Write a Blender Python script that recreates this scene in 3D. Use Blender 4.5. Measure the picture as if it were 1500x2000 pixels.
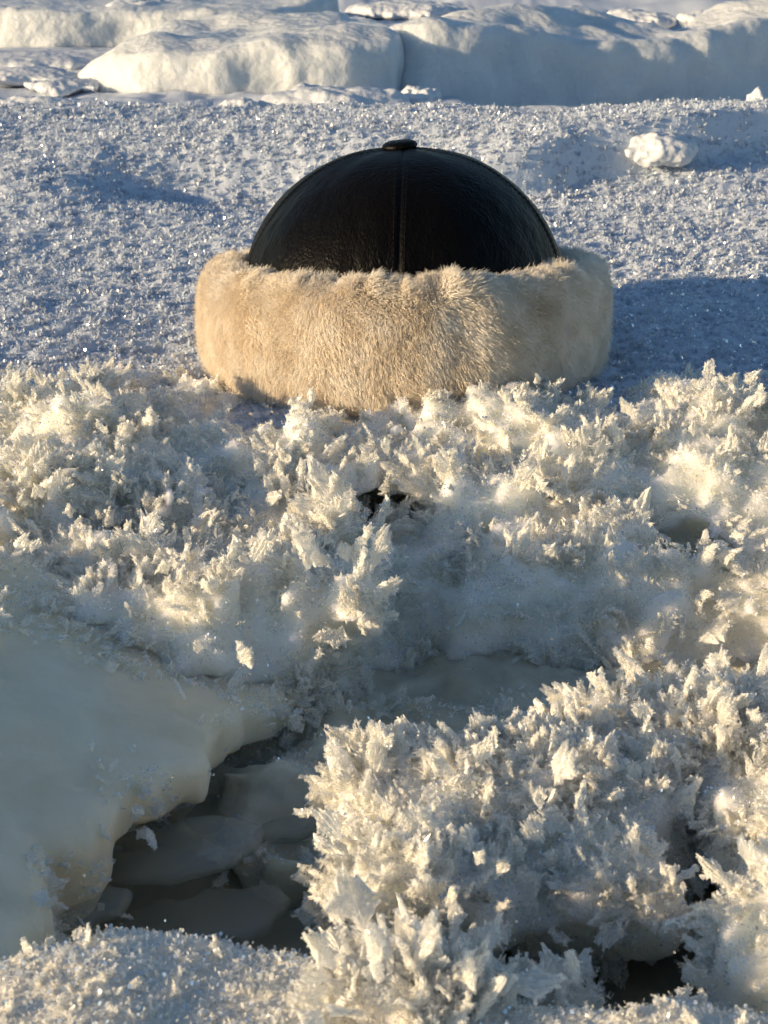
import bpy, math, random
import numpy as np
from mathutils import Vector
for _o in list(bpy.data.objects):
    bpy.data.objects.remove(_o)
scene = bpy.context.scene
COL = scene.collection
R = math.radians

# ------------------------------------------------------------------ camera
CAM = np.array([0.0, -1.0, 0.30])
PITCH = R(22.48)              # downward
FPX = 2900.0                  # focal length in pixels of the 1500 x 2000 picture
cam = bpy.data.cameras.new("camera")
cam.sensor_fit = 'AUTO'
cam.sensor_width = 36.0
cam.lens = FPX / 2000.0 * 36.0
cam.clip_start = 0.02
cam.clip_end = 800
cam.dof.use_dof = True
cam.dof.focus_distance = 0.80
cam.dof.aperture_fstop = cam.lens / 1.3          # about 1.3 mm of aperture
camo = bpy.data.objects.new("camera", cam)
COL.objects.link(camo)
camo.location = CAM
camo.rotation_euler = (R(90) - PITCH, 0, 0)
scene.camera = camo

# ------------------------------------------------------------------ light
SUN_EL = R(11.0)
SUN_AZ = math.atan2(-0.935, -0.355)                # x over y, where the sun stands
sdir = Vector((math.sin(SUN_AZ) * math.cos(SUN_EL), math.cos(SUN_AZ) * math.cos(SUN_EL), math.sin(SUN_EL)))
world = bpy.data.worlds.new("World")
scene.world = world
world.use_nodes = True
wn = world.node_tree
bg = wn.nodes["Background"]
sky = wn.nodes.new("ShaderNodeTexSky")
sky.sky_type = 'NISHITA'
sky.sun_disc = False
sky.sun_elevation = SUN_EL
sky.sun_rotation = SUN_AZ
sky.air_density = 1.0
sky.dust_density = 0.2
sky.ozone_density = 2.4
wn.links.new(sky.outputs[0], bg.inputs[0])
bg.inputs[1].default_value = 0.10
sl = bpy.data.lights.new("sun", 'SUN')
sl.energy = 4.7
sl.angle = R(0.5)
sl.color = (1.0, 0.765, 0.465)
so = bpy.data.objects.new("sun", sl)
COL.objects.link(so)
so.rotation_euler = sdir.to_track_quat('Z', 'Y').to_euler()
so.location = (-3, -1, 2)
scene.view_settings.view_transform = 'Standard'
scene.view_settings.look = 'None'
scene.view_settings.exposure = 0.58
scene.view_settings.gamma = 1.0
scene.render.engine = 'CYCLES'
scene.cycles.use_adaptive_sampling = True
scene.cycles.adaptive_threshold = 0.05
scene.cycles.adaptive_min_samples = 16
scene.cycles.max_bounces = 10
scene.cycles.diffuse_bounces = 6
scene.cycles.transmission_bounces = 10
scene.cycles.transparent_max_bounces = 14
scene.cycles.sample_clamp_indirect = 6.0
try:
    scene.cycles_curves.shape = 'RIBBONS'
except Exception:
    pass

# ------------------------------------------------------------------ helpers
def ray(px, py):
    u = (px - 750.0) / FPX
    v = -(py - 1000.0) / FPX
    cp, sp = math.cos(PITCH), math.sin(PITCH)
    fwd = np.array([0, cp, -sp]); up = np.array([0, sp, cp]); rt = np.array([1.0, 0, 0])
    return fwd + u * rt + v * up
def on_z(px, py, z):
    r = ray(px, py); t = (z - CAM[2]) / r[2]
    return CAM + t * r
def on_d(px, py, d):
    """point of the view at horizontal distance d in front of the camera"""
    r = ray(px, py); t = d / r[1]
    return CAM + t * r

def hash3(ix, iy, iz, seed):
    h = (ix * 374761393 + iy * 668265263 + iz * 2147483647 + seed * 1274126177) & 0xFFFFFFFF
    h = ((h ^ (h >> 13)) * 1274126177) & 0xFFFFFFFF
    h = ((h ^ (h >> 16)) * 2246822519) & 0xFFFFFFFF
    return (h ^ (h >> 15)) & 0xFFFFFFFF
_G = np.random.default_rng(5).normal(size=(256, 3)); _G /= np.linalg.norm(_G, axis=1)[:, None]
_G = _G.astype(np.float32)
def noise3(x, y, z, seed=0):
    x = np.asarray(x, np.float32); y = np.asarray(y, np.float32); z = np.asarray(z, np.float32)
    x, y, z = np.broadcast_arrays(x, y, z)
    fx, fy, fz = np.floor(x), np.floor(y), np.floor(z)
    ix, iy, iz = fx.astype(np.int64), fy.astype(np.int64), fz.astype(np.int64)
    x = x - fx; y = y - fy; z = z - fz
    s = lambda t: t * t * t * (t * (t * 6 - 15) + 10)
    u, v, w = s(x), s(y), s(z)
    out = 0
    for dx in (0, 1):
        wx = u if dx else 1 - u
        for dy in (0, 1):
            wy = v if dy else 1 - v
            for dz in (0, 1):
                wz = w if dz else 1 - w
                g = _G[hash3(ix + dx, iy + dy, iz + dz, seed) & 255]
                out = out + wx * wy * wz * (g[..., 0] * (x - dx) + g[..., 1] * (y - dy) + g[..., 2] * (z - dz))
    return out * 1.5
def fbm(x, y, z, scale, octaves=3, seed=0, gain=0.5):
    o = 0; a = 1.0; f = 1.0 / scale
    for k in range(octaves):
        o = o + a * noise3(np.asarray(x) * f + 17.3 * k, np.asarray(y) * f - 9.1 * k, np.asarray(z) * f + 3.7 * k, seed + k)
        a *= gain; f *= 2.03
    return o

def mesh_from(name, V, F, mat=None, smooth=True, mat_index=None):
    """V (n,3); F (m,3) or (m,4) array"""
    me = bpy.data.meshes.new(name)
    F = np.asarray(F, np.int32); n = F.shape[1]
    me.vertices.add(len(V)); me.vertices.foreach_set("co", np.asarray(V, np.float32).ravel())
    me.loops.add(F.size); me.loops.foreach_set("vertex_index", F.ravel())
    me.polygons.add(len(F))
    me.polygons.foreach_set("loop_start", np.arange(0, F.size, n, dtype=np.int32))
    if mat_index is not None:
        me.polygons.foreach_set("material_index", np.asarray(mat_index, np.int32))
    me.update(calc_edges=True)
    me.polygons.foreach_set("use_smooth", np.full(len(F), smooth, dtype=bool))
    for m in (mat if isinstance(mat, (list, tuple)) else [mat]):
        if m: me.materials.append(m)
    return me
def link(name, me, parent=None, **props):
    o = bpy.data.objects.new(name, me); COL.objects.link(o)
    if parent: o.parent = parent
    for k, v in props.items(): o[k] = v
    return o
def tag(o, label=None, category=None, group=None, kind=None):
    if label: o["label"] = label
    if category: o["category"] = category
    if group: o["group"] = group
    if kind: o["kind"] = kind
    return o

def surface_nets(f, org, h):
    """naive surface nets of a sampled field (negative inside)"""
    nx, ny, nz = f.shape
    ins = f < 0
    def c(a, dx, dy, dz): return a[dx:nx - 1 + dx, dy:ny - 1 + dy, dz:nz - 1 + dz]
    cnt = sum(c(ins, i, j, k).astype(np.int8) for i in (0, 1) for j in (0, 1) for k in (0, 1))
    mixed = (cnt > 0) & (cnt < 8)
    idx = np.full(mixed.shape, -1, np.int64)
    cells = np.argwhere(mixed)
    idx[mixed] = np.arange(len(cells))
    cor = {(i, j, k): f[cells[:, 0] + i, cells[:, 1] + j, cells[:, 2] + k] for i in (0, 1) for j in (0, 1) for k in (0, 1)}
    acc = np.zeros((len(cells), 3)); num = np.zeros(len(cells))
    for a in range(3):
        for p in ((0, 0), (0, 1), (1, 0), (1, 1)):
            A = list(p); A.insert(a, 0); B = list(p); B.insert(a, 1)
            fa, fb = cor[tuple(A)], cor[tuple(B)]
            m = (fa < 0) != (fb < 0)
            t = np.where(m, fa / np.where(m, fa - fb, 1), 0)
            pt = np.tile(np.array(A, float), (len(cells), 1)); pt[:, a] = t
            acc += pt * m[:, None]; num += m
    V = (cells + acc / num[:, None]) * h + np.asarray(org)
    Q = []
    for a in range(3):
        b, d = [(1, 2), (2, 0), (0, 1)][a]
        sl0 = [slice(1, -1)] * 3; sl0[a] = slice(0, -1)
        sl1 = list(sl0); sl1[a] = slice(1, None)
        s0 = ins[tuple(sl0)]; s1 = ins[tuple(sl1)]
        e = np.argwhere(s0 != s1)
        if not len(e): continue
        off = np.array([1, 1, 1]); off[a] = 0
        e = e + off
        fl = ins[e[:, 0], e[:, 1], e[:, 2]]
        def at(db, dd):
            q = e.copy(); q[:, b] += db; q[:, d] += dd
            return idx[q[:, 0], q[:, 1], q[:, 2]]
        q = np.stack([at(-1, -1), at(0, -1), at(0, 0), at(-1, 0)], 1)
        q[~fl] = q[~fl][:, ::-1]
        Q.append(q)
    return V, np.concatenate(Q)
def body(name, lo, hi, h, field, mat, parent=None, smooth=True):
    lo = np.array(lo, float); n = np.ceil((np.array(hi) - lo) / h).astype(int) + 1
    X, Y, Z = np.meshgrid(*[lo[i] + h * np.arange(n[i]) for i in range(3)], indexing='ij', sparse=True)
    f = np.array(np.broadcast_to(field(X, Y, Z), n), np.float64)
    f[0], f[-1] = np.maximum(f[0], h * .1), np.maximum(f[-1], h * .1)
    f[:, 0], f[:, -1] = np.maximum(f[:, 0], h * .1), np.maximum(f[:, -1], h * .1)
    f[:, :, 0], f[:, :, -1] = np.maximum(f[:, :, 0], h * .1), np.maximum(f[:, :, -1], h * .1)
    V, Q = surface_nets(f, lo, h)
    me = mesh_from(name, V, Q, mat, smooth)
    return link(name, me, parent), V, Q
def smin(a, b, k):
    h = np.clip(0.5 + 0.5 * (b - a) / k, 0, 1)
    return b * (1 - h) + a * h - k * h * (1 - h)
def smax(a, b, k): return -smin(-a, -b, k)
def sd_ell(X, Y, Z, c, r):
    k = np.sqrt(((X - c[0]) / r[0])**2 + ((Y - c[1]) / r[1])**2 + ((Z - c[2]) / r[2])**2)
    return (k - 1) * min(r)
def sd_box(X, Y, Z, c, r, rd=0.0):
    qx, qy, qz = np.abs(X - c[0]) - r[0] + rd, np.abs(Y - c[1]) - r[1] + rd, np.abs(Z - c[2]) - r[2] + rd
    o = np.sqrt(np.maximum(qx, 0)**2 + np.maximum(qy, 0)**2 + np.maximum(qz, 0)**2)
    return o + np.minimum(np.maximum(np.maximum(qx, qy), qz), 0) - rd
def seg_poly(X, Y, pts):
    """signed distance to a polygon in the plane, negative inside"""
    d = None; ins = None
    n = len(pts)
    for i in range(n):
        ax, ay = pts[i]; bx, by = pts[(i + 1) % n]
        ex, ey = bx - ax, by - ay
        wx, wy = X - ax, Y - ay
        t = np.clip((wx * ex + wy * ey) / (ex * ex + ey * ey), 0, 1)
        q = (wx - ex * t)**2 + (wy - ey * t)**2
        d = q if d is None else np.minimum(d, q)
        cr = ((ay > Y) != (by > Y)) & (X < ex * (Y - ay) / (ey if abs(ey) > 1e-12 else 1e-12) + ax)
        ins = cr if ins is None else ins ^ cr
    d = np.sqrt(d)
    return np.where(ins, -d, d)

# ------------------------------------------------------------------ materials
def newmat(name):
    m = bpy.data.materials.new(name); m.use_nodes = True
    nt = m.node_tree; nt.nodes.clear()
    out = nt.nodes.new("ShaderNodeOutputMaterial")
    return m, nt, out
def N(nt, t, **kw):
    n = nt.nodes.new(t)
    for k, v in kw.items():
        if k in n.bl_rna.properties: setattr(n, k, v)
        else: n.inputs[k.replace('_', ' ')].default_value = v
    return n
def obj_coord(nt): return nt.nodes.new("ShaderNodeNewGeometry").outputs['Position']

def mat_frost(name, col, tr=0.35, gl=0.12, rough=0.22, clear=0.0, bump=0.0):
    m, nt, out = newmat(name); L = nt.links.new
    d = N(nt, "ShaderNodeBsdfDiffuse"); d.inputs[0].default_value = (*col, 1)
    t = N(nt, "ShaderNodeBsdfTranslucent"); t.inputs[0].default_value = (*col, 1)
    g = N(nt, "ShaderNodeBsdfGlossy"); g.inputs[0].default_value = (1, 1, 1, 1); g.inputs['Roughness'].default_value = rough
    c = N(nt, "ShaderNodeBsdfTransparent"); c.inputs[0].default_value = (.99, .99, .98, 1)
    a = N(nt, "ShaderNodeMixShader"); a.inputs[0].default_value = tr
    b = N(nt, "ShaderNodeMixShader"); b.inputs[0].default_value = gl
    e = N(nt, "ShaderNodeMixShader"); e.inputs[0].default_value = clear
    L(d.outputs[0], a.inputs[1]); L(t.outputs[0], a.inputs[2])
    L(a.outputs[0], e.inputs[1]); L(c.outputs[0], e.inputs[2])
    L(e.outputs[0], b.inputs[1]); L(g.outputs[0], b.inputs[2])
    if bump:
        n1 = N(nt, "ShaderNodeTexNoise"); n1.inputs['Scale'].default_value = 1100; n1.inputs['Detail'].default_value = 3
        L(obj_coord(nt), n1.inputs['Vector'])
        bp = N(nt, "ShaderNodeBump"); bp.inputs['Strength'].default_value = bump; bp.inputs['Distance'].default_value = .0007
        L(n1.outputs[0], bp.inputs['Height'])
        for q in (d, t, g): L(bp.outputs[0], q.inputs['Normal'])
    L(b.outputs[0], out.inputs[0])
    return m
def mat_snow(name, col, bump_scale, bump, rough=0.6, sss=0.0):
    m, nt, out = newmat(name); L = nt.links.new
    p = N(nt, "ShaderNodeBsdfPrincipled")
    p.inputs['Base Color'].default_value = (*col, 1)
    p.inputs['Roughness'].default_value = rough
    p.inputs['Specular IOR Level'].default_value = 0.25
    if sss:
        p.inputs['Subsurface Weight'].default_value = 1.0
        p.inputs['Subsurface Radius'].default_value = (1.0, 1.0, 0.85)
        p.inputs['Subsurface Scale'].default_value = sss
    pos = obj_coord(nt)
    n1 = N(nt, "ShaderNodeTexNoise"); n1.inputs['Scale'].default_value = bump_scale; n1.inputs['Detail'].default_value = 4
    L(pos, n1.inputs['Vector'])
    b = N(nt, "ShaderNodeBump"); b.inputs['Strength'].default_value = bump; b.inputs['Distance'].default_value = 0.5 / bump_scale
    L(n1.outputs[0], b.inputs['Height']); L(b.outputs[0], p.inputs['Normal'])
    L(p.outputs[0], out.inputs[0])
    return m
def mat_ice(name, c1, c2, sss, rough=0.3, scale=25.0, bump=0.15):
    m, nt, out = newmat(name); L = nt.links.new
    p = N(nt, "ShaderNodeBsdfPrincipled")
    pos = obj_coord(nt)
    n1 = N(nt, "ShaderNodeTexNoise"); n1.inputs['Scale'].default_value = scale; n1.inputs['Detail'].default_value = 5; n1.inputs['Distortion'].default_value = 0.6
    L(pos, n1.inputs['Vector'])
    r = N(nt, "ShaderNodeValToRGB")
    r.color_ramp.elements[0].position = 0.35; r.color_ramp.elements[0].color = (*c1, 1)
    r.color_ramp.elements[1].position = 0.68; r.color_ramp.elements[1].color = (*c2, 1)
    L(n1.outputs[0], r.inputs[0]); L(r.outputs[0], p.inputs['Base Color'])
    p.inputs['Roughness'].default_value = rough
    p.inputs['IOR'].default_value = 1.31
    p.inputs['Specular IOR Level'].default_value = 0.5
    if sss:
        p.inputs['Subsurface Weight'].default_value = 1.0
        p.inputs['Subsurface Radius'].default_value = (0.95, 1.0, 0.8)
        p.inputs['Subsurface Scale'].default_value = sss
    n2 = N(nt, "ShaderNodeTexNoise"); n2.inputs['Scale'].default_value = scale * 14; n2.inputs['Detail'].default_value = 3
    L(pos, n2.inputs['Vector'])
    b = N(nt, "ShaderNodeBump"); b.inputs['Strength'].default_value = bump; b.inputs['Distance'].default_value = 0.002
    L(n2.outputs[0], b.inputs['Height']); L(b.outputs[0], p.inputs['Normal'])
    L(p.outputs[0], out.inputs[0])
    return m

M_frost = mat_frost("hoar_frost", (0.982, 0.968, 0.932), tr=0.54, gl=0.045, rough=0.22, clear=0.40)
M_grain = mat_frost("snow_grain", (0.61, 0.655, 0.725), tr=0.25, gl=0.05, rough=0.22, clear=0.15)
M_plate = mat_frost("frost_plate", (0.978, 0.962, 0.922), tr=0.50, gl=0.05, rough=0.25, clear=0.30, bump=0.5)
M_glint = mat_frost("clear_crystal", (0.85, 0.86, 0.86), tr=0.3, gl=0.6, rough=0.10)
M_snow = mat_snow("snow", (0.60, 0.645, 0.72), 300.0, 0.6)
M_far = mat_snow("drifted_snow", (0.66, 0.68, 0.71), 70.0, 0.5)
M_block = mat_snow("snowy_ice", (0.65, 0.67, 0.68), 55.0, 0.8, 0.45, 0.02)
M_ice = mat_ice("milky_ice", (0.78, 0.675, 0.49), (0.90, 0.81, 0.63), 0.022, 0.45, 22.0, 0.3)
M_iceface = mat_ice("olive_ice", (0.80, 0.77, 0.68), (0.95, 0.93, 0.87), 0.020, 0.65, 30.0, 0.8)
M_recess_shade = mat_ice("recess_shade_ice", (0.46, 0.43, 0.33), (0.68, 0.64, 0.52), 0.010, 0.45, 30.0, 0.4)  # darker than the ledge ice: the recess shade is in the colour
def mat_clear(name, col, clear):
    m, nt, out = newmat(name); L = nt.links.new
    d = N(nt, "ShaderNodeBsdfDiffuse"); d.inputs[0].default_value = (*col, 1)
    c = N(nt, "ShaderNodeBsdfTransparent"); g = N(nt, "ShaderNodeBsdfGlossy"); g.inputs['Roughness'].default_value = .2
    a = N(nt, "ShaderNodeMixShader"); a.inputs[0].default_value = clear
    b = N(nt, "ShaderNodeMixShader"); b.inputs[0].default_value = .05
    L(d.outputs[0], a.inputs[1]); L(c.outputs[0], a.inputs[2]); L(a.outputs[0], b.inputs[1]); L(g.outputs[0], b.inputs[2])
    L(b.outputs[0], out.inputs[0]); return m
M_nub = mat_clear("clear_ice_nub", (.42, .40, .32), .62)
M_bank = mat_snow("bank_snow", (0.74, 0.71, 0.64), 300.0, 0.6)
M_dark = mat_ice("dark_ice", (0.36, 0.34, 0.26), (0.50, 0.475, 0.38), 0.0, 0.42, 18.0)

# ------------------------------------------------------------------ frost crystals
def blade(rng, L, W, teeth, bend, jag=0.5):
    """one feathered crystal along +Z, flat in XZ: serrated outline, lightly folded along its spine"""
    n = teeth
    t = np.linspace(0, 1, n + 1)
    sp = np.stack([np.zeros(n + 1), bend * L * t**2, t * L], 1)
    prof = lambda q: W * np.clip(np.sin(math.pi * np.clip(q, 0.02, 1)**0.62), 0.08, 1)
    V = [sp]; F = []
    for s in (-1, 1):
        base = sum(len(v) for v in V)
        o = []
        for i in range(n):
            tv = t[i] + 0.12 / n; tt = t[i] + (0.75 + 0.5 * rng.random()) / n
            wv = prof(tv) * (1 - jag * rng.uniform(0.5, 1)); wt = prof(t[i] + .5 / n) * rng.uniform(0.75, 1.15)
            o.append((s * wv, bend * L * tv**2 + 0.25 * wv, tv * L))
            o.append((s * wt, bend * L * tt**2 + 0.25 * wt, min(tt, 1.02) * L))
        V.append(np.array(o))
        for i in range(n):
            a, b = i, i + 1; v, tp = base + 2 * i, base + 2 * i + 1
            F += [(a, v, tp), (a, tp, b)]
            if i < n - 1: F.append((b, tp, base + 2 * i + 2))
    return np.concatenate(V), np.array(F)
def rotm(d, roll):
    d = d / np.linalg.norm(d)
    a = np.array([0, 0, 1.0]) if abs(d[2]) < .9 else np.array([1.0, 0, 0])
    x = np.cross(a, d); x /= np.linalg.norm(x); y = np.cross(d, x)
    c, s = math.cos(roll), math.sin(roll)
    return np.stack([x * c + y * s, -x * s + y * c, d], 1)
def rosette(rng, k, teeth, spread, wr=(0.16, 0.3), lr=(0.5, 1.1)):
    Vs, Fs, b = [], [], 0
    for i in range(k):
        th = spread * math.sqrt(rng.random()); ph = rng.uniform(0, 2 * math.pi)
        d = np.array([math.sin(th) * math.cos(ph), math.sin(th) * math.sin(ph), math.cos(th)])
        L = rng.uniform(*lr) * (1 - 0.25 * th)
        v, f = blade(rng, L, L * rng.uniform(*wr), teeth, rng.uniform(-.25, .25))
        v = v @ rotm(d, rng.uniform(0, 6.28)).T + np.array([rng.normal(0, .12), rng.normal(0, .12), -0.08])
        Vs.append(v); Fs.append(f + b); b += len(v)
    return np.concatenate(Vs), np.concatenate(Fs)
def fan(rng, k, teeth):
    Vs, Fs, b = [], [], 0
    for i in range(k):
        a = (i / (k - 1) - .5) * 1.1 + rng.normal(0, .06)
        d = np.array([math.sin(a), rng.normal(0, .1), math.cos(a)])
        L = rng.uniform(.75, 1.15)
        v, f = blade(rng, L, L * rng.uniform(.10, .17), teeth, rng.uniform(-.1, .1))
        v = v @ rotm(d, math.pi / 2 + rng.normal(0, .5)).T
        v[:, 1] += rng.normal(0, .05)
        Vs.append(v); Fs.append(f + b); b += len(v)
    return np.concatenate(Vs), np.concatenate(Fs)
_rng = np.random.default_rng(11)
T_near = [rosette(_rng, 9, 6, 1.0) for _ in range(8)] + [fan(_rng, 7, 6) for _ in range(4)]
T_mid = [rosette(_rng, 8, 4, 1.0, (0.18, 0.34)) for _ in range(8)] + [fan(_rng, 6, 4) for _ in range(3)]
T_small = [rosette(_rng, 5, 2, 1.35, (0.26, 0.48), (.35, .95)) for _ in range(12)]
def leaf(rng, n, w=.30):
    """fern frost: a rachis with barbs on both sides, each barb a thin pointed plate at its own tilt"""
    V, F = [], []
    bend = rng.uniform(-.22, .22)
    c = lambda t: np.array([0, bend * t * t, t])
    for s in (-1, 1):
        for i in range(n):
            t = (i + rng.random() * .6) / n
            wl = w * (math.sin(math.pi * min(1, .12 + .88 * t)**.8) * .9 + .12) * rng.uniform(.45, 1.15)
            a = rng.uniform(.65, .95)
            d = np.array([s * math.sin(a), rng.normal(.15, .28), math.cos(a)]); d /= np.linalg.norm(d)
            e = np.array([-s * d[2], rng.normal(0, .3), s * d[0]]) * rng.uniform(.05, .11) * w
            p = c(t) + np.array([0, rng.normal(0, .02), 0]); b = len(V)
            V += [p, p + d * wl * .55 + e, p + d * wl, p + d * wl * .55 - e]
            F += [(b, b + 1, b + 2), (b, b + 2, b + 3)]
    return np.array(V), np.array(F)
def leaf_fan(rng, k, n, spread=.55):
    Vs, Fs, b = [], [], 0
    for i in range(k):
        q = i / max(k - 1, 1) - .5
        a = q * 2 * spread + rng.normal(0, .12)
        d = np.array([math.sin(a), rng.normal(0, .22), math.cos(a)])
        L = rng.uniform(.6, 1.1) * (1 - .4 * abs(q))
        v, f = leaf(rng, n, rng.uniform(.22, .36))
        v = (v * L) @ rotm(d, math.pi / 2 + rng.normal(0, .45)).T
        v[:, 1] += rng.normal(0, .10); v[:, 0] += q * .2
        Vs.append(v); Fs.append(f + b); b += len(v)
    return np.concatenate(Vs), np.concatenate(Fs)
T_fan = [leaf_fan(_rng, int(_rng.integers(4, 7)), 20) for _ in range(14)]
T_one = [leaf_fan(_rng, 2, 9, .4) for _ in range(10)]
def plate(rng, nu=15, nt=13, w=.33):
    """a broad feather of frost: a thin solid plate, fibres running out to a ragged edge"""
    u = np.linspace(-1, 1, nu); t = np.linspace(0, 1, nt)
    U, T = np.meshgrid(u, t, indexing='ij')
    asym = rng.uniform(-.25, .25)
    hw = w * (np.sin(np.pi * np.clip(.10 + .78 * T, 0, 1)**1.15))**.75
    saw = 1 + .40 * rng.uniform(-1, 1, (2, nt)); saw = np.where(U < 0, saw[0][None], saw[1][None])
    tip = (1 - .38 * np.abs(u + asym)**1.6) * (1 + .20 * rng.uniform(-1, 1, nu))
    X = U * hw * (1 + (saw - 1) * np.abs(U)**3)
    X = X * (.55 + .75 * T)
    Z = T * (tip[:, None] * T + (1 - T))
    fib = .045 * rng.normal(size=(nu, 1)) * T * (1 - U * U)**.3 + .026 * rng.normal(size=U.shape) * T
    bend = rng.uniform(-.28, .28) * T**2 + rng.uniform(-.2, .2) * U**2 * .5
    th = .050 * (1 - U**2)**.6 * (1 - .72 * T) + .006
    A = np.stack([X, bend + th + fib, Z], 2).reshape(-1, 3)
    B = np.stack([X, bend - th + fib, Z], 2).reshape(-1, 3)
    i = np.arange(nu * nt).reshape(nu, nt)
    q = np.stack([i[:-1, :-1], i[1:, :-1], i[1:, 1:], i[:-1, 1:]], -1).reshape(-1, 4)
    n = nu * nt
    return np.concatenate([A, B]), np.concatenate([q[:, ::-1], q + n])
T_grain = [rosette(_rng, 4, 1, 1.4, (.28, .5), (.5, 1.0)) for _ in range(10)]
T_plate = [plate(_rng, w=_rng.uniform(.20, .42)) for _ in range(16)]
T_far = [rosette(_rng, 8, 2, 1.15, (0.25, 0.5), (.5, 1.0)) for _ in range(8)]
def scatter(P, D, S, templates, rng, axis=None):
    """place a template at each point P along direction D with size S"""
    Vs, Fs, b = [], [], 0
    which = rng.integers(0, len(templates), len(P))
    for k, (tv, tf) in enumerate(templates):
        m = which == k
        if not m.any(): continue
        p, d, s = P[m], D[m], S[m]
        d = d / np.linalg.norm(d, axis=1)[:, None]
        a = rng.normal(size=d.shape) if axis is None else axis[m] + rng.normal(0, .25, d.shape)
        x = np.cross(a, d); x /= np.linalg.norm(x, axis=1)[:, None]
        y = np.cross(d, x)
        Rm = np.stack([x, y, d], 2) * s[:, None, None]
        v = np.einsum('nij,kj->nki', Rm, tv) + p[:, None, :]
        f = tf[None] + (np.arange(len(p)) * len(tv))[:, None, None] + b
        Vs.append(v.reshape(-1, 3)); Fs.append(f.reshape(-1, tf.shape[1])); b += v.shape[0] * v.shape[1]
    return np.concatenate(Vs), np.concatenate(Fs)
def plates(P, rng, r0, r1):
    """loose hexagonal plate crystals, each at its own angle"""
    n = len(P)
    d = rng.normal(size=(n, 3)); d /= np.linalg.norm(d, axis=1)[:, None]
    a = rng.normal(size=(n, 3)); x = np.cross(a, d); x /= np.linalg.norm(x, axis=1)[:, None]; y = np.cross(d, x)
    r = rng.uniform(r0, r1, n)[:, None]
    vs = [P + r * (math.cos(i * math.pi / 3) * x + math.sin(i * math.pi / 3) * y) for i in range(6)]
    V = np.stack(vs, 1).reshape(-1, 3)
    base = (np.arange(n) * 6)[:, None]
    F = np.concatenate([base + np.array([[0, i, i + 1]]) for i in (1, 2, 3, 4)])
    return V, F
def sample_mesh(V, Q, n, rng, weight):
    """n random points on a quad mesh, density by weight(center, normal)"""
    c = V[Q].mean(1)
    e1 = V[Q[:, 2]] - V[Q[:, 0]]; e2 = V[Q[:, 3]] - V[Q[:, 1]]
    nr = np.cross(e1, e2); ar = np.linalg.norm(nr, axis=1) + 1e-12; nr = nr / ar[:, None]
    w = ar * weight(c, nr); w = np.maximum(w, 0); w /= w.sum()
    i = rng.choice(len(Q), n, p=w)
    q = V[Q[i]]; u, v = rng.random((n, 1)), rng.random((n, 1))
    p = (1 - u) * (1 - v) * q[:, 0] + u * (1 - v) * q[:, 1] + u * v * q[:, 2] + (1 - u) * v * q[:, 3]
    return p, nr[i]
def frost_object(name, parent, P, D, S, templates, rng, mats, glint=0.4, gr=(0.0004, 0.0011)):
    V, F = scatter(P, D, S, templates, rng)
    m = rng.random(len(P)) < glint
    gp = P[m] + D[m] / np.linalg.norm(D[m], axis=1)[:, None] * S[m][:, None] * rng.uniform(.4, 1.0, (m.sum(), 1)) + rng.normal(0, .002, (m.sum(), 3))
    V2, F2 = plates(gp, rng, *gr)
    mi = np.concatenate([np.zeros(len(F), np.int32), np.ones(len(F2), np.int32)])
    me = mesh_from(name, np.concatenate([V, V2]), np.concatenate([F, F2 + len(V)]), mats, False, mi)
    o = link(name, me, parent); o["kind"] = "stuff"
    return o
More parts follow.
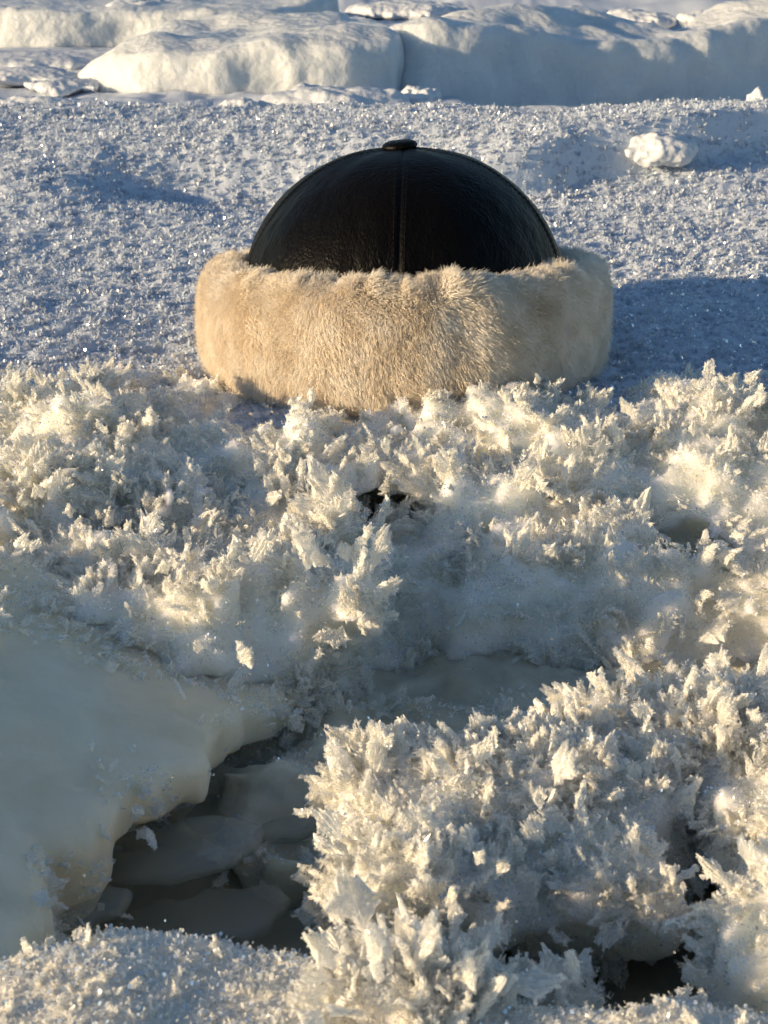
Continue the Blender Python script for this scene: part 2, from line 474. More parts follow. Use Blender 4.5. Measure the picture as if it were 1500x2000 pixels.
def frost_cover(name, parent, V, Q, n, weight, rng, size, lift=0.3, lean=(0, 0, 0), clump=0.012, per=3.0, psize=.012, glint=0.3, edge=1.0, nclump=None, ferns=.9, gsize=.0017, shrink=None):
    """hoar frost grown in clumps: broad feathers fanning from each clump, small grains on their edges and on the ice between"""
    lean = np.array(lean); upv = np.array([0, 0, 1.0])
    nc = nclump or max(20, n // 40)
    C, CN = sample_mesh(V, Q, nc, rng, weight)
    CD = CN * 0.75 + rng.normal(0, .42, C.shape) + lift * upv + lean
    CD /= np.linalg.norm(CD, axis=1)[:, None]
    CA = rng.normal(size=(nc, 3))
    CS = np.clip(rng.lognormal(0, .38, nc), .4, 2.0)
    if shrink is not None: CS = CS * shrink(C)
    k = rng.poisson(per * (.3 + 1.4 * rng.random(nc)))
    rp = np.repeat(np.arange(nc), k)
    parts = []; mis = []
    tri = lambda q: np.concatenate([q[:, [0, 1, 2]], q[:, [0, 2, 3]]])
    P, Nn = sample_mesh(V, Q, n, rng, weight)
    D = Nn * .8 + lift * upv + lean + rng.normal(0, .5, P.shape)
    if len(rp):
        off = rng.normal(0, clump * .5, (len(rp), 3)) * CS[rp][:, None]; off -= (off * CN[rp]).sum(1)[:, None] * CN[rp]
        fs = psize * CS[rp] * np.clip(rng.lognormal(-.15, .35, len(rp)), .35, 1.6)
        fd = CD[rp] + .55 * off / clump + rng.normal(0, .22, (len(rp), 3))
        fd /= np.linalg.norm(fd, axis=1)[:, None]
        PV, PQ = scatter(C[rp] + off - CN[rp] * (.16 * fs[:, None]), fd, fs, T_plate, rng, CA[rp])
        parts.append((PV, tri(PQ))); mis.append(2)
        # a rime of small grains over the feathers, thickest toward their ragged edges
        gP, gN = sample_mesh(PV, PQ, int(n * edge), rng, lambda c, q: 1.0)
        gD = gN + rng.normal(0, .6, gP.shape) + .3 * upv + lean
        parts.append(scatter(gP, gD, gsize * np.clip(rng.lognormal(-.05, .4, len(gP)), .3, 2.2), T_grain, rng)); mis.append(0)
        g2 = rng.choice(nc, max(1, int(nc * ferns)), replace=True)
        FV, FF = scatter(C[g2] - CN[g2] * .001, CD[g2], psize * 1.15 * CS[g2], T_fan, rng, CA[g2])
        parts.append((FV, FF)); mis.append(0)
    S = size * np.clip(rng.lognormal(-.05, .38, len(P)), .3, 2)
    parts.append(scatter(P - D * .0003, D, S, T_small, rng)); mis.append(0)
    m = rng.random(len(P)) < glint
    gp = P[m] + D[m] / np.linalg.norm(D[m], axis=1)[:, None] * S[m][:, None] * rng.uniform(.4, 1.0, (m.sum(), 1))
    parts.append(plates(gp, rng, .0003, .0008)); mis.append(1)
    Vv, Ff, Mi, b = [], [], [], 0
    for (v, f), k_ in zip(parts, mis):
        Vv.append(v); Ff.append(f + b); b += len(v); Mi.append(np.full(len(f), k_, np.int32))
    me = mesh_from(name, np.concatenate(Vv), np.concatenate(Ff), [M_frost, M_glint, M_plate], False, np.concatenate(Mi))
    o = link(name, me, parent); o["kind"] = "stuff"
    return o
def in_view(P, mx=0.12, my=0.12):
    """keep what the photograph could see, with a wide margin"""
    q = P - CAM
    cp, sp = math.cos(PITCH), math.sin(PITCH)
    z = q[:, 1] * cp - q[:, 2] * sp
    u = q[:, 0] / z; v = (q[:, 1] * sp + q[:, 2] * cp) / z
    return (z > 0) & (np.abs(u) < 750 / FPX * 1.35 + mx * 0.3) & (np.abs(v) < 1000 / FPX * 1.2)

# ------------------------------------------------------------------ setting: the snow ground
def graded(a, b, h, grow, far):
    mid = np.arange(a, b + h, h)
    up = []; s = h; x = mid[-1]
    while x < far: s *= grow; x += s; up.append(x)
    dn = []; s = h; x = mid[0]
    while x > -far: s *= grow; x -= s; dn.append(x)
    return np.concatenate([np.array(dn[::-1]), mid, np.array(up)])
gx = graded(-0.50, 0.50, 0.004, 1.06, 300)
gy = graded(-0.30, 1.10, 0.004, 1.05, 300)
def bump2(x, y, cx, cy, rx, ry): return np.exp(-((x - cx) / rx)**2 - ((y - cy) / ry)**2)
def sstep(a, b, x):
    t = np.clip((x - a) / (b - a), 0, 1); return t * t * (3 - 2 * t)
def ground_h(x, y):
    z = 0.010 * fbm(x, y, 0, 0.35, 2, 3)
    z = z + 0.004 * fbm(x, y, 0, 0.05, 2, 21) * (1 - sstep(1.0, 2.0, y))
    z = z + 0.0034 * fbm(x, y, 0, 0.012, 2, 31) * (1 - sstep(0.8, 1.6, y))
    # the snow step behind the hat and its shaded hollows
    z = z - 0.07 * sstep(1.1, 1.4, y) * sstep(.0, .35, x) * (1 - sstep(2.4, 3.0, y))
    z = z + 0.036 * sstep(0.52, 0.80, y + 0.10 * noise3(x / .4, y / .4, 4.0, 8)) * (1 - sstep(1.0, 1.3, y))
    z = z + 0.028 * bump2(x, y, -0.37, 0.60, 0.10, 0.10) + 0.014 * bump2(x, y, -0.10, 0.74, 0.12, 0.05) - 0.026 * bump2(x, y, -0.14, 0.62, 0.20, 0.05)
    z = z + 0.010 * bump2(x, y, -0.02, 0.80, 0.2, 0.07)
    z = z - 0.012 * bump2(x, y, 0.36, 0.62, 0.2, 0.05) + 0.012 * bump2(x, y, 0.42, 0.50, .3, .05)
    # a broken edge of crust behind the hat, its face turned from the sun
    ex, ey = .905, .425
    q = (x - .12) * -ey + (y - .60) * ex - .012 * noise3(x / .08, y / .08, .5, 14); tq = (x - .12) * ex + (y - .60) * ey
    z = z + 0.046 * sstep(-.012, .016, q) * np.exp(-(np.maximum(q, 0) / .16)**2) * sstep(-.22, .10, tq) * sstep(.62, .45, tq)
    # far field: drifts
    z = z + 0.016 * sstep(.85, 1.2, y) * (1 - 1.6 * np.abs(fbm(x * .45, y, 0, 0.20, 3, 47)))
    z = z + 0.004 * sstep(.8, 1.2, y) * fbm(x, y, 0, 0.05, 2, 48)
    z = z + sstep(1.6, 3.2, y) * (0.035 * fbm(x, y, 0, 0.5, 3, 41) + 0.06 * fbm(x, y, 0, 3.0, 2, 44))
    # the broken hollow in front
    hol = sstep(-0.12, -0.18, y) * sstep(-0.80, -0.70, y) * sstep(0.62, 0.45, np.abs(x))
    z = z * (1 - hol) - 0.20 * hol
    return z
GX, GY = np.meshgrid(gx, gy, indexing='ij')
GZ = ground_h(GX, GY)
nx, ny = GX.shape
GV = np.stack([GX, GY, GZ], 2).reshape(-1, 3)
ii = np.arange(nx * ny).reshape(nx, ny)
GQ = np.stack([ii[:-1, :-1], ii[1:, :-1], ii[1:, 1:], ii[:-1, 1:]], -1).reshape(-1, 4)
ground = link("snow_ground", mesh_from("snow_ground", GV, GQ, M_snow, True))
tag(ground, "open field of crusted snow running back from the fur hat", "snow", kind="structure")
# dark ice at the bottom of the hollow
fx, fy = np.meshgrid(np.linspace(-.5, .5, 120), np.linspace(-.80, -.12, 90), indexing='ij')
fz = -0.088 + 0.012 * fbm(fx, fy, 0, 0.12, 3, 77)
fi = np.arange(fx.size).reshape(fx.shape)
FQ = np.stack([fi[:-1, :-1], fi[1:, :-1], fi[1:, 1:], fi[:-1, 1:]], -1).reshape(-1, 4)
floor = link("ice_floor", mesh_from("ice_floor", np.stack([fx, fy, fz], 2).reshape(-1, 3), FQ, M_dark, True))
tag(floor, "dark olive ice at the bottom of the hollow in front", "ice", kind="structure")

# frost grains standing on the ground
rng = np.random.default_rng(101)
def ground_frost(n, y0, y1, size, templates, name, label):
    # even density in the picture's depth: more where it is nearer
    m = int(n * 1.9)
    y = y0 + (y1 - y0) * rng.random(m)**1.25
    half = (y + 1.0) * 0.30 + 0.10
    x = rng.uniform(-1, 1, m) * half
    keep = rng.random(m) < 0.55
    x, y = x[keep], y[keep]
    z = ground_h(x, y)
    nz = noise3(x / .012, y / .012, 0.0, 61)
    P = np.stack([x, y, z - 0.0015], 1)
    D = np.stack([rng.normal(0, .48, len(x)), rng.normal(0, .48, len(x)), np.ones(len(x))], 1)
    S = size * rng.uniform(.55, 1.25, len(x)) * (1 + 0.45 * nz) * (1 + 0.35 * np.clip(y, 0, 1.2))
    inhat = (x - .014)**2 + y**2 < 0.125**2
    P, D, S = P[~inhat], D[~inhat], S[~inhat]
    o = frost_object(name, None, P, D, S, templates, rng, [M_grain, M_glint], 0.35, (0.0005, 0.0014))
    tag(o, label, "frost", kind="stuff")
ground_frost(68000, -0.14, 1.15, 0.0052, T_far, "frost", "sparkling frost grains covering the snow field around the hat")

# ------------------------------------------------------------------ foreground ice
rng = np.random.default_rng(202)
def rough(X, Y, Z, a1, s1, a2, s2, seed): 
    return a1 * fbm(X, Y, Z, s1, 2, seed) + a2 * fbm(X, Y, Z, s2, 3, seed + 9) + .5 * a2 * np.abs(noise3(X / s2 * .6, Y / s2 * .6, Z / s2 * .6, seed + 5))
# --- the frosted ledge the hat stands on
hole1 = on_z(775, 985, -0.020) + np.array([0, .012, 0]); hole2 = on_z(1370, 1060, -0.02); hole3 = on_z(215, 1010, -0.02)
holes = ((hole1, (0.040, 0.036, 0.013)), (hole1 + np.array([0, .016, -.014]), (.034, .030, .015)),
         (hole2, (0.034, 0.016, 0.011)), (hole2 + np.array([0, .02, -.025]), (.034, .025, .026)), (hole3, (0.016, 0.012, 0.010)), (hole3 + np.array([0, .012, -.02]), (.02, .02, .02)))
def f_ledge(X, Y, Z):
    lf = sstep(0.03, -0.06, X)                        # the left end reaches farther forward
    edge1 = -0.235 + 0.03 * noise3(X / .12, 0.3, 0.5, 5)
    up = smax(sd_box(X, Y, Z, (0, -0.05, -0.045), (0.46, 0.215, 0.045), 0.012), edge1 - Y, 0.015)
    # lower tier with a front that slopes down
    e2 = -0.300 - 0.085 * lf + 0.02 * noise3(X / .09, 0.7, 0.5, 6) + 0.45 * (Z + 0.02) * (1 - .6 * lf)
    lowt = smax(sd_box(X, Y, Z, (0.0, -0.27, -0.065), (0.44, 0.15, 0.047 + 0.010 * lf), 0.012), (e2 - Y) * .9, 0.012)
    f = smin(up, lowt, 0.015)
    f = smin(f, sd_ell(X, Y, Z, (-0.190, -0.160, -0.010), (0.080, 0.070, 0.034)), 0.015)
    f = smin(f, sd_ell(X, Y, Z, (-0.20, -0.24, -0.012), (0.09, 0.05, 0.026)), 0.015)
    f = smin(f, sd_ell(X, Y, Z, (-0.075, -0.355, -0.018), (0.055, 0.035, 0.024)), 0.015)
    f = smin(f, sd_ell(X, Y, Z, (0.17, -0.155, -0.005), (0.17, 0.045, 0.020)), 0.02)
    f = smin(f, sd_ell(X, Y, Z, (0.03, -0.185, -0.016), (0.12, 0.04, 0.016)), 0.015)
    f = f + rough(X, Y, Z, 0.014, 0.055, 0.008, 0.018, 12)
    cav = 0.007 * fbm(X, Y, Z, .022, 3, 3)
    for c, r in holes:
        f = smax(f, -(sd_ell(X, Y, Z, c, r) + cav), 0.004)
    f = smax(f, Y + 0.035 + 0.02 * noise3(X / .05, 1.5, .5, 4), 0.02)
    # leave the hat's footprint flat
    d = np.sqrt((X - .014)**2 + Y**2) - 0.138
    f = smax(f, -np.maximum(d, -(Z - 0.001)), 0.004)
    return f
ledge, V, Q = body("ice_ledge", (-.47, -.47, -.14), (.47, .12, .055), 0.0030, f_ledge, M_iceface)
tag(ledge, "broad frost-covered ice ledge that the fur hat stands on", "ice ledge")
def w_ledge(c, n):
    w = np.clip(n[:, 2] * 0.9 + 0.45, 0.06, 1)
    patch = fbm(c[:, 0], c[:, 1], c[:, 2], .045, 2, 88)
    low = sstep(-0.030, -0.046, c[:, 2])
    w = w * (1 - low * np.where(patch > 0.05, .15, .60)) * np.where(patch < -.42, .25, 1.0)
    w = w * ((c[:, 0] - .014)**2 + c[:, 1]**2 > 0.128**2)
    w = w * (c[:, 1] < 0.0)
    for hc_, hr in holes:
        w = w * np.where(sd_ell(c[:, 0], c[:, 1], c[:, 2], hc_, hr) < -.003, .12, 1)
    w = w * np.where(bump2(c[:, 0], c[:, 1], -.075, -.13, .05, .035) > .5, .35, 1.0)
    return w * in_view(c)
def shrink_ledge(c):
    d = np.sqrt((c[:, 0] - .014)**2 + c[:, 1]**2)
    return (1 - .48 * sstep(.235, .175, d)) * (1 - .25 * (c[:, 1] > -.12))
frost_cover("frost", ledge, V, Q, 60000, w_ledge, rng, 0.0024, lift=.36, lean=(-.15, -.08, 0), per=6.0, psize=.0084, nclump=1700, clump=.010, edge=2.3, gsize=.0018, shrink=shrink_ledge, ferns=1.2)

# --- the ice shelf in the recess below the ledge, shade put into its olive colour
def f_recess(X, Y, Z):
    f = sd_box(X, Y, Z, (0.14, -0.37, -0.105), (0.32, 0.095, 0.038), 0.012)
    f = smin(f, sd_ell(X, Y, Z, (-.03, -.44, -.085), (.05, .04, .022)), .015)
    return f + rough(X, Y, Z, 0.016, 0.060, 0.006, 0.018, 112)
recess, V, Q = body("ice_shelf", (-.22, -.50, -.16), (.48, -.25, -.03), 0.0032, f_recess, M_recess_shade)
tag(recess, "ice shelf with shade put into its darker olive colour, thinly dusted with frost, in the recess under the ledge", "ice shelf")
def w_recess(c, n):
    patch = fbm(c[:, 0], c[:, 1], c[:, 2], .035, 3, 188)
    return np.clip(n[:, 2], .05, 1) * sstep(.0, .35, patch) * in_view(c) + .02
frost_cover("frost", recess, V, Q, 6000, w_recess, rng, 0.0028, lift=.40, per=3.0, psize=.0075, nclump=170, edge=2.0)

# --- the smooth slab at the left, sloping down into the hollow
lip = [on_z(px, py, z)[:2] for px, py, z in ((610, 1290, -.045), (560, 1400, -.052), (430, 1490, -.05), (400, 1560, -.048), (270, 1600, -.04), (180, 1690, -.032), (90, 1700, -.028), (100, 1790, -.024), (30, 1870, -.015))]
poly = [tuple(p) for p in lip] + [(-0.16, -0.66), (-.42, -.70), (-.42, -.36), (-.05, -.34)]
def slab_top(X, Y):
    return smin(0.012 + 0 * X, -0.004 - 0.372 * (X + 0.15), 0.012) 
def f_slab(X, Y, Z):
    top = slab_top(X, Y) + 0.006 * fbm(X, Y, 0, 0.10, 2, 15) + 0.0012 * fbm(X, Y * 2.2, 0, 0.02, 2, 16)
    th = 0.011
    bot = top - 2 * th - 0.11 * sstep(-.105, -.19, X + .3 * (Y + .5))  # unseen wall added under the left end to keep low sun out of the hollow
    v = np.maximum(Z - top, bot - Z)
    p = seg_poly(X, Y, poly) + 0.004 * fbm(X, Y, Z, 0.018, 2, 18)
    r = 0.007
    return np.sqrt(np.maximum(v + r, 0)**2 + np.maximum(p + r, 0)**2) + np.minimum(np.maximum(v + r, p + r), 0) - r
slab, V, Q = body("ice_slab", (-.44, -.72, -.12), (.06, -.30, .03), 0.0028, f_slab, M_ice)
tag(slab, "smooth grey translucent ice slab sloping down to the dark hollow on the left", "ice slab")
LP = np.array(poly)
def w_slab(c, n):
    p = seg_poly(c[:, 0], c[:, 1], poly)
    nz = fbm(c[:, 0], c[:, 1], 0, 0.04, 2, 33)
    w = np.where(p > -0.008, 1.3, 0.0) * (c[:, 1] > -.585) * (n[:, 2] > -.3) * np.clip(.35 + 1.5 * nz, 0, 1)
    w = w + np.where((nz > 0.70) & (n[:, 2] > .4), 0.35, 0) + np.where((c[:, 1] > -0.418 + .02 * nz) & (n[:, 2] > 0.3), 0.5, 0)
    return w * in_view(c)
frost_cover("frost", slab, V, Q, 4200, w_slab, rng, 0.0026, lift=.08, lean=(.25, -.25, 0), per=2.6, psize=.0056, nclump=420, edge=2.4, gsize=.0013)

# --- thin scalloped layers of ice under the slab's edge
for px, py, z, r, lab, sd in ((150, 1765, -.050, (.020, .017), "thin scalloped ice layer under the smooth slab's front corner", 1),
                              (350, 1660, -.054, (.032, .018), "thin scalloped ice layer jutting out below the middle of the smooth slab's edge", 2),
                              (390, 1795, -.070, (.038, .015), "thin scalloped ice layer low in the hollow, just behind the near snow bank", 3),
                              (540, 1560, -.068, (.040, .030), "frosted ice layer deep in the hollow, between the smooth slab and the large block", 4)):
    c = on_z(px, py, z)
    def f_layer(X, Y, Z, c=c, r=r, sd=sd):
        p = (np.sqrt(((X - c[0]) / r[0])**2 + ((Y - c[1]) / r[1])**2) - 1) * min(r) + .007 * fbm(X, Y, 0, .020, 2, 300 + sd)
        v = np.abs(Z - c[2] - .15 * (X - c[0]) - .002 * fbm(X, Y, 0, .03, 2, 310 + sd)) - .0028
        q = .0024
        return np.sqrt(np.maximum(v + q, 0)**2 + np.maximum(p + q, 0)**2) + np.minimum(np.maximum(v + q, p + q), 0) - q
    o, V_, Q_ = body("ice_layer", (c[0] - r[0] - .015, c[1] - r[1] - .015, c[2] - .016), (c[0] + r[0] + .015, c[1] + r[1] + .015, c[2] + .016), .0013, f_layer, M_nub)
    tag(o, lab, "ice layer", "thin ice layers in the dark hollow")

# --- the frosted block in front
cA = on_d(840, 1500, .485); cB = on_d(1140, 1470, .495); cC = on_d(810, 1660, .44); cD = on_d(1060, 1650, .435); cE = on_d(660, 1720, .42); cF = on_d(1150, 1760, .415)
def f_block(X, Y, Z):
    f = sd_box(X, Y, Z, (.050, -.542, -.047), (.056, .072, .034), .016)
    f = smax(f, -(Y + .548 + .62 * (X - .030)) * .58 + (Z + .017) * .82, .012)
    f = smax(f, (-.576 - Y - .10 * (X - .05)) * .72 + (-.034 - Z) * .70, .008)          # undercut foot
    f = smin(f, sd_ell(X, Y, Z, cA + (.010, 0, -.031), (.038, .034, .026)), .012)
    f = smin(f, sd_ell(X, Y, Z, cB + (0, 0, -.033), (.050, .030, .026)), .015)
    f = smin(f, sd_ell(X, Y, Z, cC + (0.006, 0.020, -.026), (.032, .034, .026)), .015)
    f = smin(f, sd_ell(X, Y, Z, cE + (0.010, 0.006, -.010), (.030, .015, .010)), .012)
    f = smin(f, sd_ell(X, Y, Z, on_d(1290, 1340, .53) + (.01, 0, -.036), (.05, .03, .026)), .015)
    return f + rough(X, Y, Z, 0.0075, 0.035, 0.0045, 0.012, 52)
block, V, Q = body("ice_block", (-.09, -.66, -.10), (.17, -.42, .05), 0.0022, f_block, M_iceface)
tag(block, "large frost-feathered ice block standing alone in the hollow below the hat", "ice block")
def w_block(c, n):
    w = np.clip(n[:, 2] * 0.9 + 0.30 - n[:, 0] * 0.35, 0.05, 1)
    smooth_face = sstep(.026, .048, c[:, 0] + .010 * noise3(c[:, 0] / .02, c[:, 1] / .02, c[:, 2] / .02, 3)) * sstep(-.530, -.545, c[:, 1] + .008 * noise3(c[:, 0] / .015, c[:, 1] / .015, c[:, 2] / .015, 4))
    return w * (1 - 0.45 * smooth_face) * (1 + .8 * np.clip(noise3(c[:, 0] / .02, c[:, 1] / .02, c[:, 2] / .02, 7), -1, 1))
frost_cover("frost", block, V, Q, 26000, w_block, rng, 0.0019, lift=.28, lean=(-.35, -.08, 0), per=6.0, psize=.0080, nclump=360, clump=.009, edge=2.8, gsize=.0014, ferns=1.6)

# --- the second block at the right edge
eA = on_d(1450, 1400, .52); eB = on_d(1520, 1570, .46); eC = on_d(1530, 1740, .42)
def f_edge(X, Y, Z):
    f = sd_ell(X, Y, Z, eA + (0.040, 0, -.034), (.075, .04, .032))
    f = smin(f, sd_ell(X, Y, Z, eB + (0.040, .01, -.026), (.058, .045, .036)), .02)
    f = smin(f, sd_ell(X, Y, Z, eC + (0.044, .012, -.026), (.042, .036, .034)), .02)
    f = smin(f, sd_ell(X, Y, Z, on_d(1640, 1840, .385) + (0, .01, -.02), (.038, .03, .034)), .02)
    f = smin(f, sd_box(X, Y, Z, (.27, -.52, -.05), (.09, .09, .045), .02), .02)
    return f + rough(X, Y, Z, 0.008, 0.040, 0.004, 0.013, 152)
edge, V, Q = body("ice_block", (.06, -.68, -.11), (.36, -.40, .05), 0.0025, f_edge, M_iceface)
tag(edge, "frosted ice block at the right edge, across a narrow dark cleft from the larger block", "ice block")
def w_edge(c, n):
    return np.clip(n[:, 2] * 0.9 + 0.35 - n[:, 0] * .3, 0.25, 1) * in_view(c) * (1 + .8 * np.clip(noise3(c[:, 0] / .02, c[:, 1] / .02, c[:, 2] / .02, 17), -1, 1))
frost_cover("frost", edge, V, Q, 15000, w_edge, rng, 0.0019, lift=.25, lean=(-.3, -.1, 0), per=5.5, psize=.0076, nclump=190, clump=.009, edge=2.4, gsize=.0014, ferns=1.6)

# --- the near snow bank along the bottom
bank_edge = [on_z(px, py, -.004)[:2] for px, py in ((-200, 1905), (0, 1862), (180, 1830), (340, 1805), (480, 1815), (620, 1850), (800, 1900), (1000, 1935), (1200, 1945), (1330, 1930), (1440, 1955), (1700, 1960))]
bpoly = [tuple(p) for p in bank_edge] + [(.5, -.66), (.5, -1.3), (-.5, -1.3), (-.5, -.66)]
def f_bank(X, Y, Z):
    p = seg_poly(X, Y, bpoly) + 0.004 * fbm(X, Y, Z, 0.03, 2, 61)
    v = Z + 0.006 - 0.004 * fbm(X, Y, 0, 0.06, 2, 62)
    return np.maximum(smax(p, v, 0.008), -(Z + .16)) + 0.0018 * fbm(X, Y, Z, .010, 2, 64)
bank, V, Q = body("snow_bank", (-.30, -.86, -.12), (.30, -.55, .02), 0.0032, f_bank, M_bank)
tag(bank, "near bank of grainy snow along the bottom, in front of the dark hollow", "snow bank")
def w_bank(c, n): return np.clip(n[:, 2], 0.1, 1) * in_view(c) * np.where(c[:, 2] < -.03, .15, 1)
frost_cover("frost", bank, V, Q, 11000, w_bank, rng, 0.0024, lift=.4, per=1.0, psize=.0030, clump=.004, nclump=900, edge=1.0, glint=.5, ferns=.02, gsize=.0010)

# --- the big frost cluster leaning on the bank
kA = on_d(800, 1850, .375); kB = on_d(760, 1940, .355)
def f_clu(X, Y, Z):
    f = sd_ell(X, Y, Z, kA + (-0.001, -.004, -.021), (.024, .019, .017))
    f = smin(f, sd_ell(X, Y, Z, kB + (0.004, 0, -.010), (.022, .016, .014)), .01)
    f = smin(f, sd_ell(X, Y, Z, kA + (0.028, -0.004, -.032), (.024, .018, .014)), .01)
    return f + rough(X, Y, Z, 0.005, 0.024, 0.003, 0.010, 72)
clu, V, Q = body("frost_cluster", (-.05, -.70, -.06), (.09, -.58, .04), 0.002, f_clu, M_iceface)
tag(clu, "bright cluster of feathery frost leaning on the near snow bank", "frost cluster")
frost_cover("frost", clu, V, Q, 4000, lambda c, n: np.clip(n[:, 2] * .9 + .35 - n[:, 0] * .3, .05, 1), rng, 0.0020, lift=.28, lean=(-.15, -.15, 0), per=6.0, psize=.0086, nclump=105, clump=.009, edge=5.5, gsize=.0013, ferns=1.6)

# ------------------------------------------------------------------ background blocks
rng = np.random.default_rng(303)
def slab_body(name, mat, pts, z0, z1, lab, cat, h=0.012, rd=0.02, a=0.018, seed=1, group=None, top=None):
    """a broken ice plate: outline on the ground, from z0 to z1, with worn edges"""
    A = np.array(pts)
    def f(X, Y, Z):
        p = seg_poly(X, Y, pts) + a * fbm(X, Y, Z * .5, 0.22, 3, seed) + .012 * fbm(X, Y, Z, .06, 2, seed + 2)
        zt = z1 + (top(X, Y) if top else 0) + a * 0.9 * fbm(X, Y, 0, 0.25, 4, seed + 5)
        v = np.maximum(Z - zt, z0 - Z)
        return np.sqrt(np.maximum(v + rd, 0)**2 + np.maximum(p + rd, 0)**2) + np.minimum(np.maximum(v + rd, p + rd), 0) - rd
    o, V, Q = body(name, (A[:, 0].min() - .08, A[:, 1].min() - .08, z0 - .03), (A[:, 0].max() + .08, A[:, 1].max() + .08, z1 + .1), h, f, mat)
    return tag(o, lab, cat, group)
slab_body("ice_slab", M_block, [(-.53, 1.58), (-.40, 1.46), (-.10, 1.45), (.02, 1.50), (.06, 1.75), (-.1, 2.1), (-.5, 2.0)], -.06, .085,
          "sunlit cream ice slab behind the hat, tapering down at its left end", "ice slab", seed=3, a=.03, top=lambda X, Y: -0.07 * sstep(-.36, -.56, X))
slab_body("ice_slab", M_block, [(-.30, 1.72), (-.05, 1.58), (.08, 1.54), (.45, 1.70), (1.0, 1.99), (1.5, 2.4), (1.2, 2.5), (.5, 2.05), (-.25, 1.95)], -.13, .100,
          "long blue-shaded ice slab facing the camera on the right", "ice slab", seed=13, rd=.03, a=.034, top=lambda X, Y: -.035 * np.exp(-((X - .52) / .14)**2) - .03 * sstep(.12, -.05, X) + .025 * sstep(.7, 1.0, X))
slab_body("ice_slab", M_block, [(-1.5, 2.30), (-.7, 2.22), (-.25, 2.25), (-.1, 2.5), (-.4, 2.9), (-1.5, 2.9)], -.06, .085,
          "farthest sunlit ice slab at the top left corner", "ice slab", seed=23)
def lump(c, r, lab, seed, name="snow_lump", group=None):
    def f(X, Y, Z): return sd_ell(X, Y, Z, c, r) + min(r) * .36 * fbm(X, Y, Z, max(r) * .8, 4, seed + 50)
    c = np.array(c); rr = np.array(r) * 1.4
    o, V, Q = body(name, c - rr, c + rr, min(r) / 9, f, M_far)
    return tag(o, lab, "snow lump", group)
def lump_px(px, py, d, rpx, rpz, ry, lab, seed):
    p = on_d(px, py, d); s = d / math.cos(0.12) / FPX
    lump(p, (rpx * s, ry, rpz * s), lab, seed)
lump_px(1290, 290, 1.68, 62, 30, .045, "white sunlit lump of snow at the end of the blue-shaded crust edge behind the hat", 31)
lump_px(820, 188, 2.25, 34, 18, .03, "small sunlit snow lump at the foot of the long shaded slab", 5)
lump_px(468, 212, 2.15, 38, 17, .03, "rounded snow lump before the sunlit cream slab, left of the hat", 6)
lump_px(60, 212, 2.12, 80, 22, .05, "flat blue-shaded snow mound at the left edge behind the hat", 7)
lump_px(125, 170, 2.5, 60, 14, .05, "low snow mound left of the tapering end of the cream slab", 8)
lump_px(650, 205, 2.2, 130, 34, .07, "wide snow heap leaning on the sunlit cream slab", 9)
lump_px(1478, 205, 2.2, 20, 26, .02, "upright snow knob at the right edge before the long shaded slab", 10)
lump_px(1445, 222, 2.15, 34, 12, .02, "small flat snow lump beside the upright knob at the right edge", 11)
lump_px(1080, 222, 2.05, 130, 11, .05, "long low sunlit snow drift below the long shaded slab", 12)
lump_px(1240, 40, 3.7, 75, 18, .10, "sunlit snow drift beyond the long shaded slab", 13)
lump_px(1440, 40, 3.6, 90, 22, .10, "snow drift at the top right corner", 14)
lump_px(800, 22, 3.9, 100, 18, .10, "far broken snow heap at the top of the field", 15)
lump_px(150, 118, 2.9, 190, 16, .12, "broad low snow drift in front of the farthest slab at the upper left", 17)
lump_px(40, 150, 2.6, 110, 14, .08, "low wind-packed drift at the left edge beside the tapering cream slab", 18)
lump_px(1400, 300, 1.78, 150, 20, .08, "low snow drift at the right edge beyond the hat's shadow", 19)
lump_px(265, 15, 3.4, 55, 18, .10, "blue-shaded snow knob on the farthest slab", 16)

# ------------------------------------------------------------------ the hat
HX, HY = 0.0135, 0.0
def mat_leather():
    m, nt, out = newmat("black_leather"); L = nt.links.new
    p = N(nt, "ShaderNodeBsdfPrincipled")
    p.inputs['Base Color'].default_value = (0.0025, 0.002, 0.0016, 1)
    p.inputs['Roughness'].default_value = 0.42
    p.inputs['Specular IOR Level'].default_value = 0.085
    co = N(nt, "ShaderNodeTexCoord")
    mp = N(nt, "ShaderNodeMapping"); mp.inputs['Scale'].default_value = (1, 1, 0.35)
    L(co.outputs['Object'], mp.inputs['Vector'])
    v = N(nt, "ShaderNodeTexVoronoi"); v.feature = 'DISTANCE_TO_EDGE'; v.inputs['Scale'].default_value = 420
    n0 = N(nt, "ShaderNodeTexNoise"); n0.inputs['Scale'].default_value = 60; n0.inputs['Detail'].default_value = 2
    L(mp.outputs[0], n0.inputs['Vector'])
    ad = N(nt, "ShaderNodeVectorMath"); ad.operation = 'MULTIPLY_ADD'
    ad.inputs[1].default_value = (.012, .012, .012)
    L(n0.outputs['Color'], ad.inputs[0]); L(mp.outputs[0], ad.inputs[2])
    L(ad.outputs[0], v.inputs['Vector'])
    n = N(nt, "ShaderNodeTexNoise"); n.inputs['Scale'].default_value = 150; n.inputs['Detail'].default_value = 5; n.inputs['Distortion'].default_value = 1.5
    L(mp.outputs[0], n.inputs['Vector'])
    b1 = N(nt, "ShaderNodeBump"); b1.inputs['Strength'].default_value = 0.6; b1.inputs['Distance'].default_value = .0008
    L(v.outputs[0], b1.inputs['Height'])
    b2 = N(nt, "ShaderNodeBump"); b2.inputs['Strength'].default_value = 0.35; b2.inputs['Distance'].default_value = .002
    L(n.outputs[0], b2.inputs['Height']); L(b1.outputs[0], b2.inputs['Normal'])
    L(b2.outputs[0], p.inputs['Normal'])
    L(p.outputs[0], out.inputs[0])
    return m
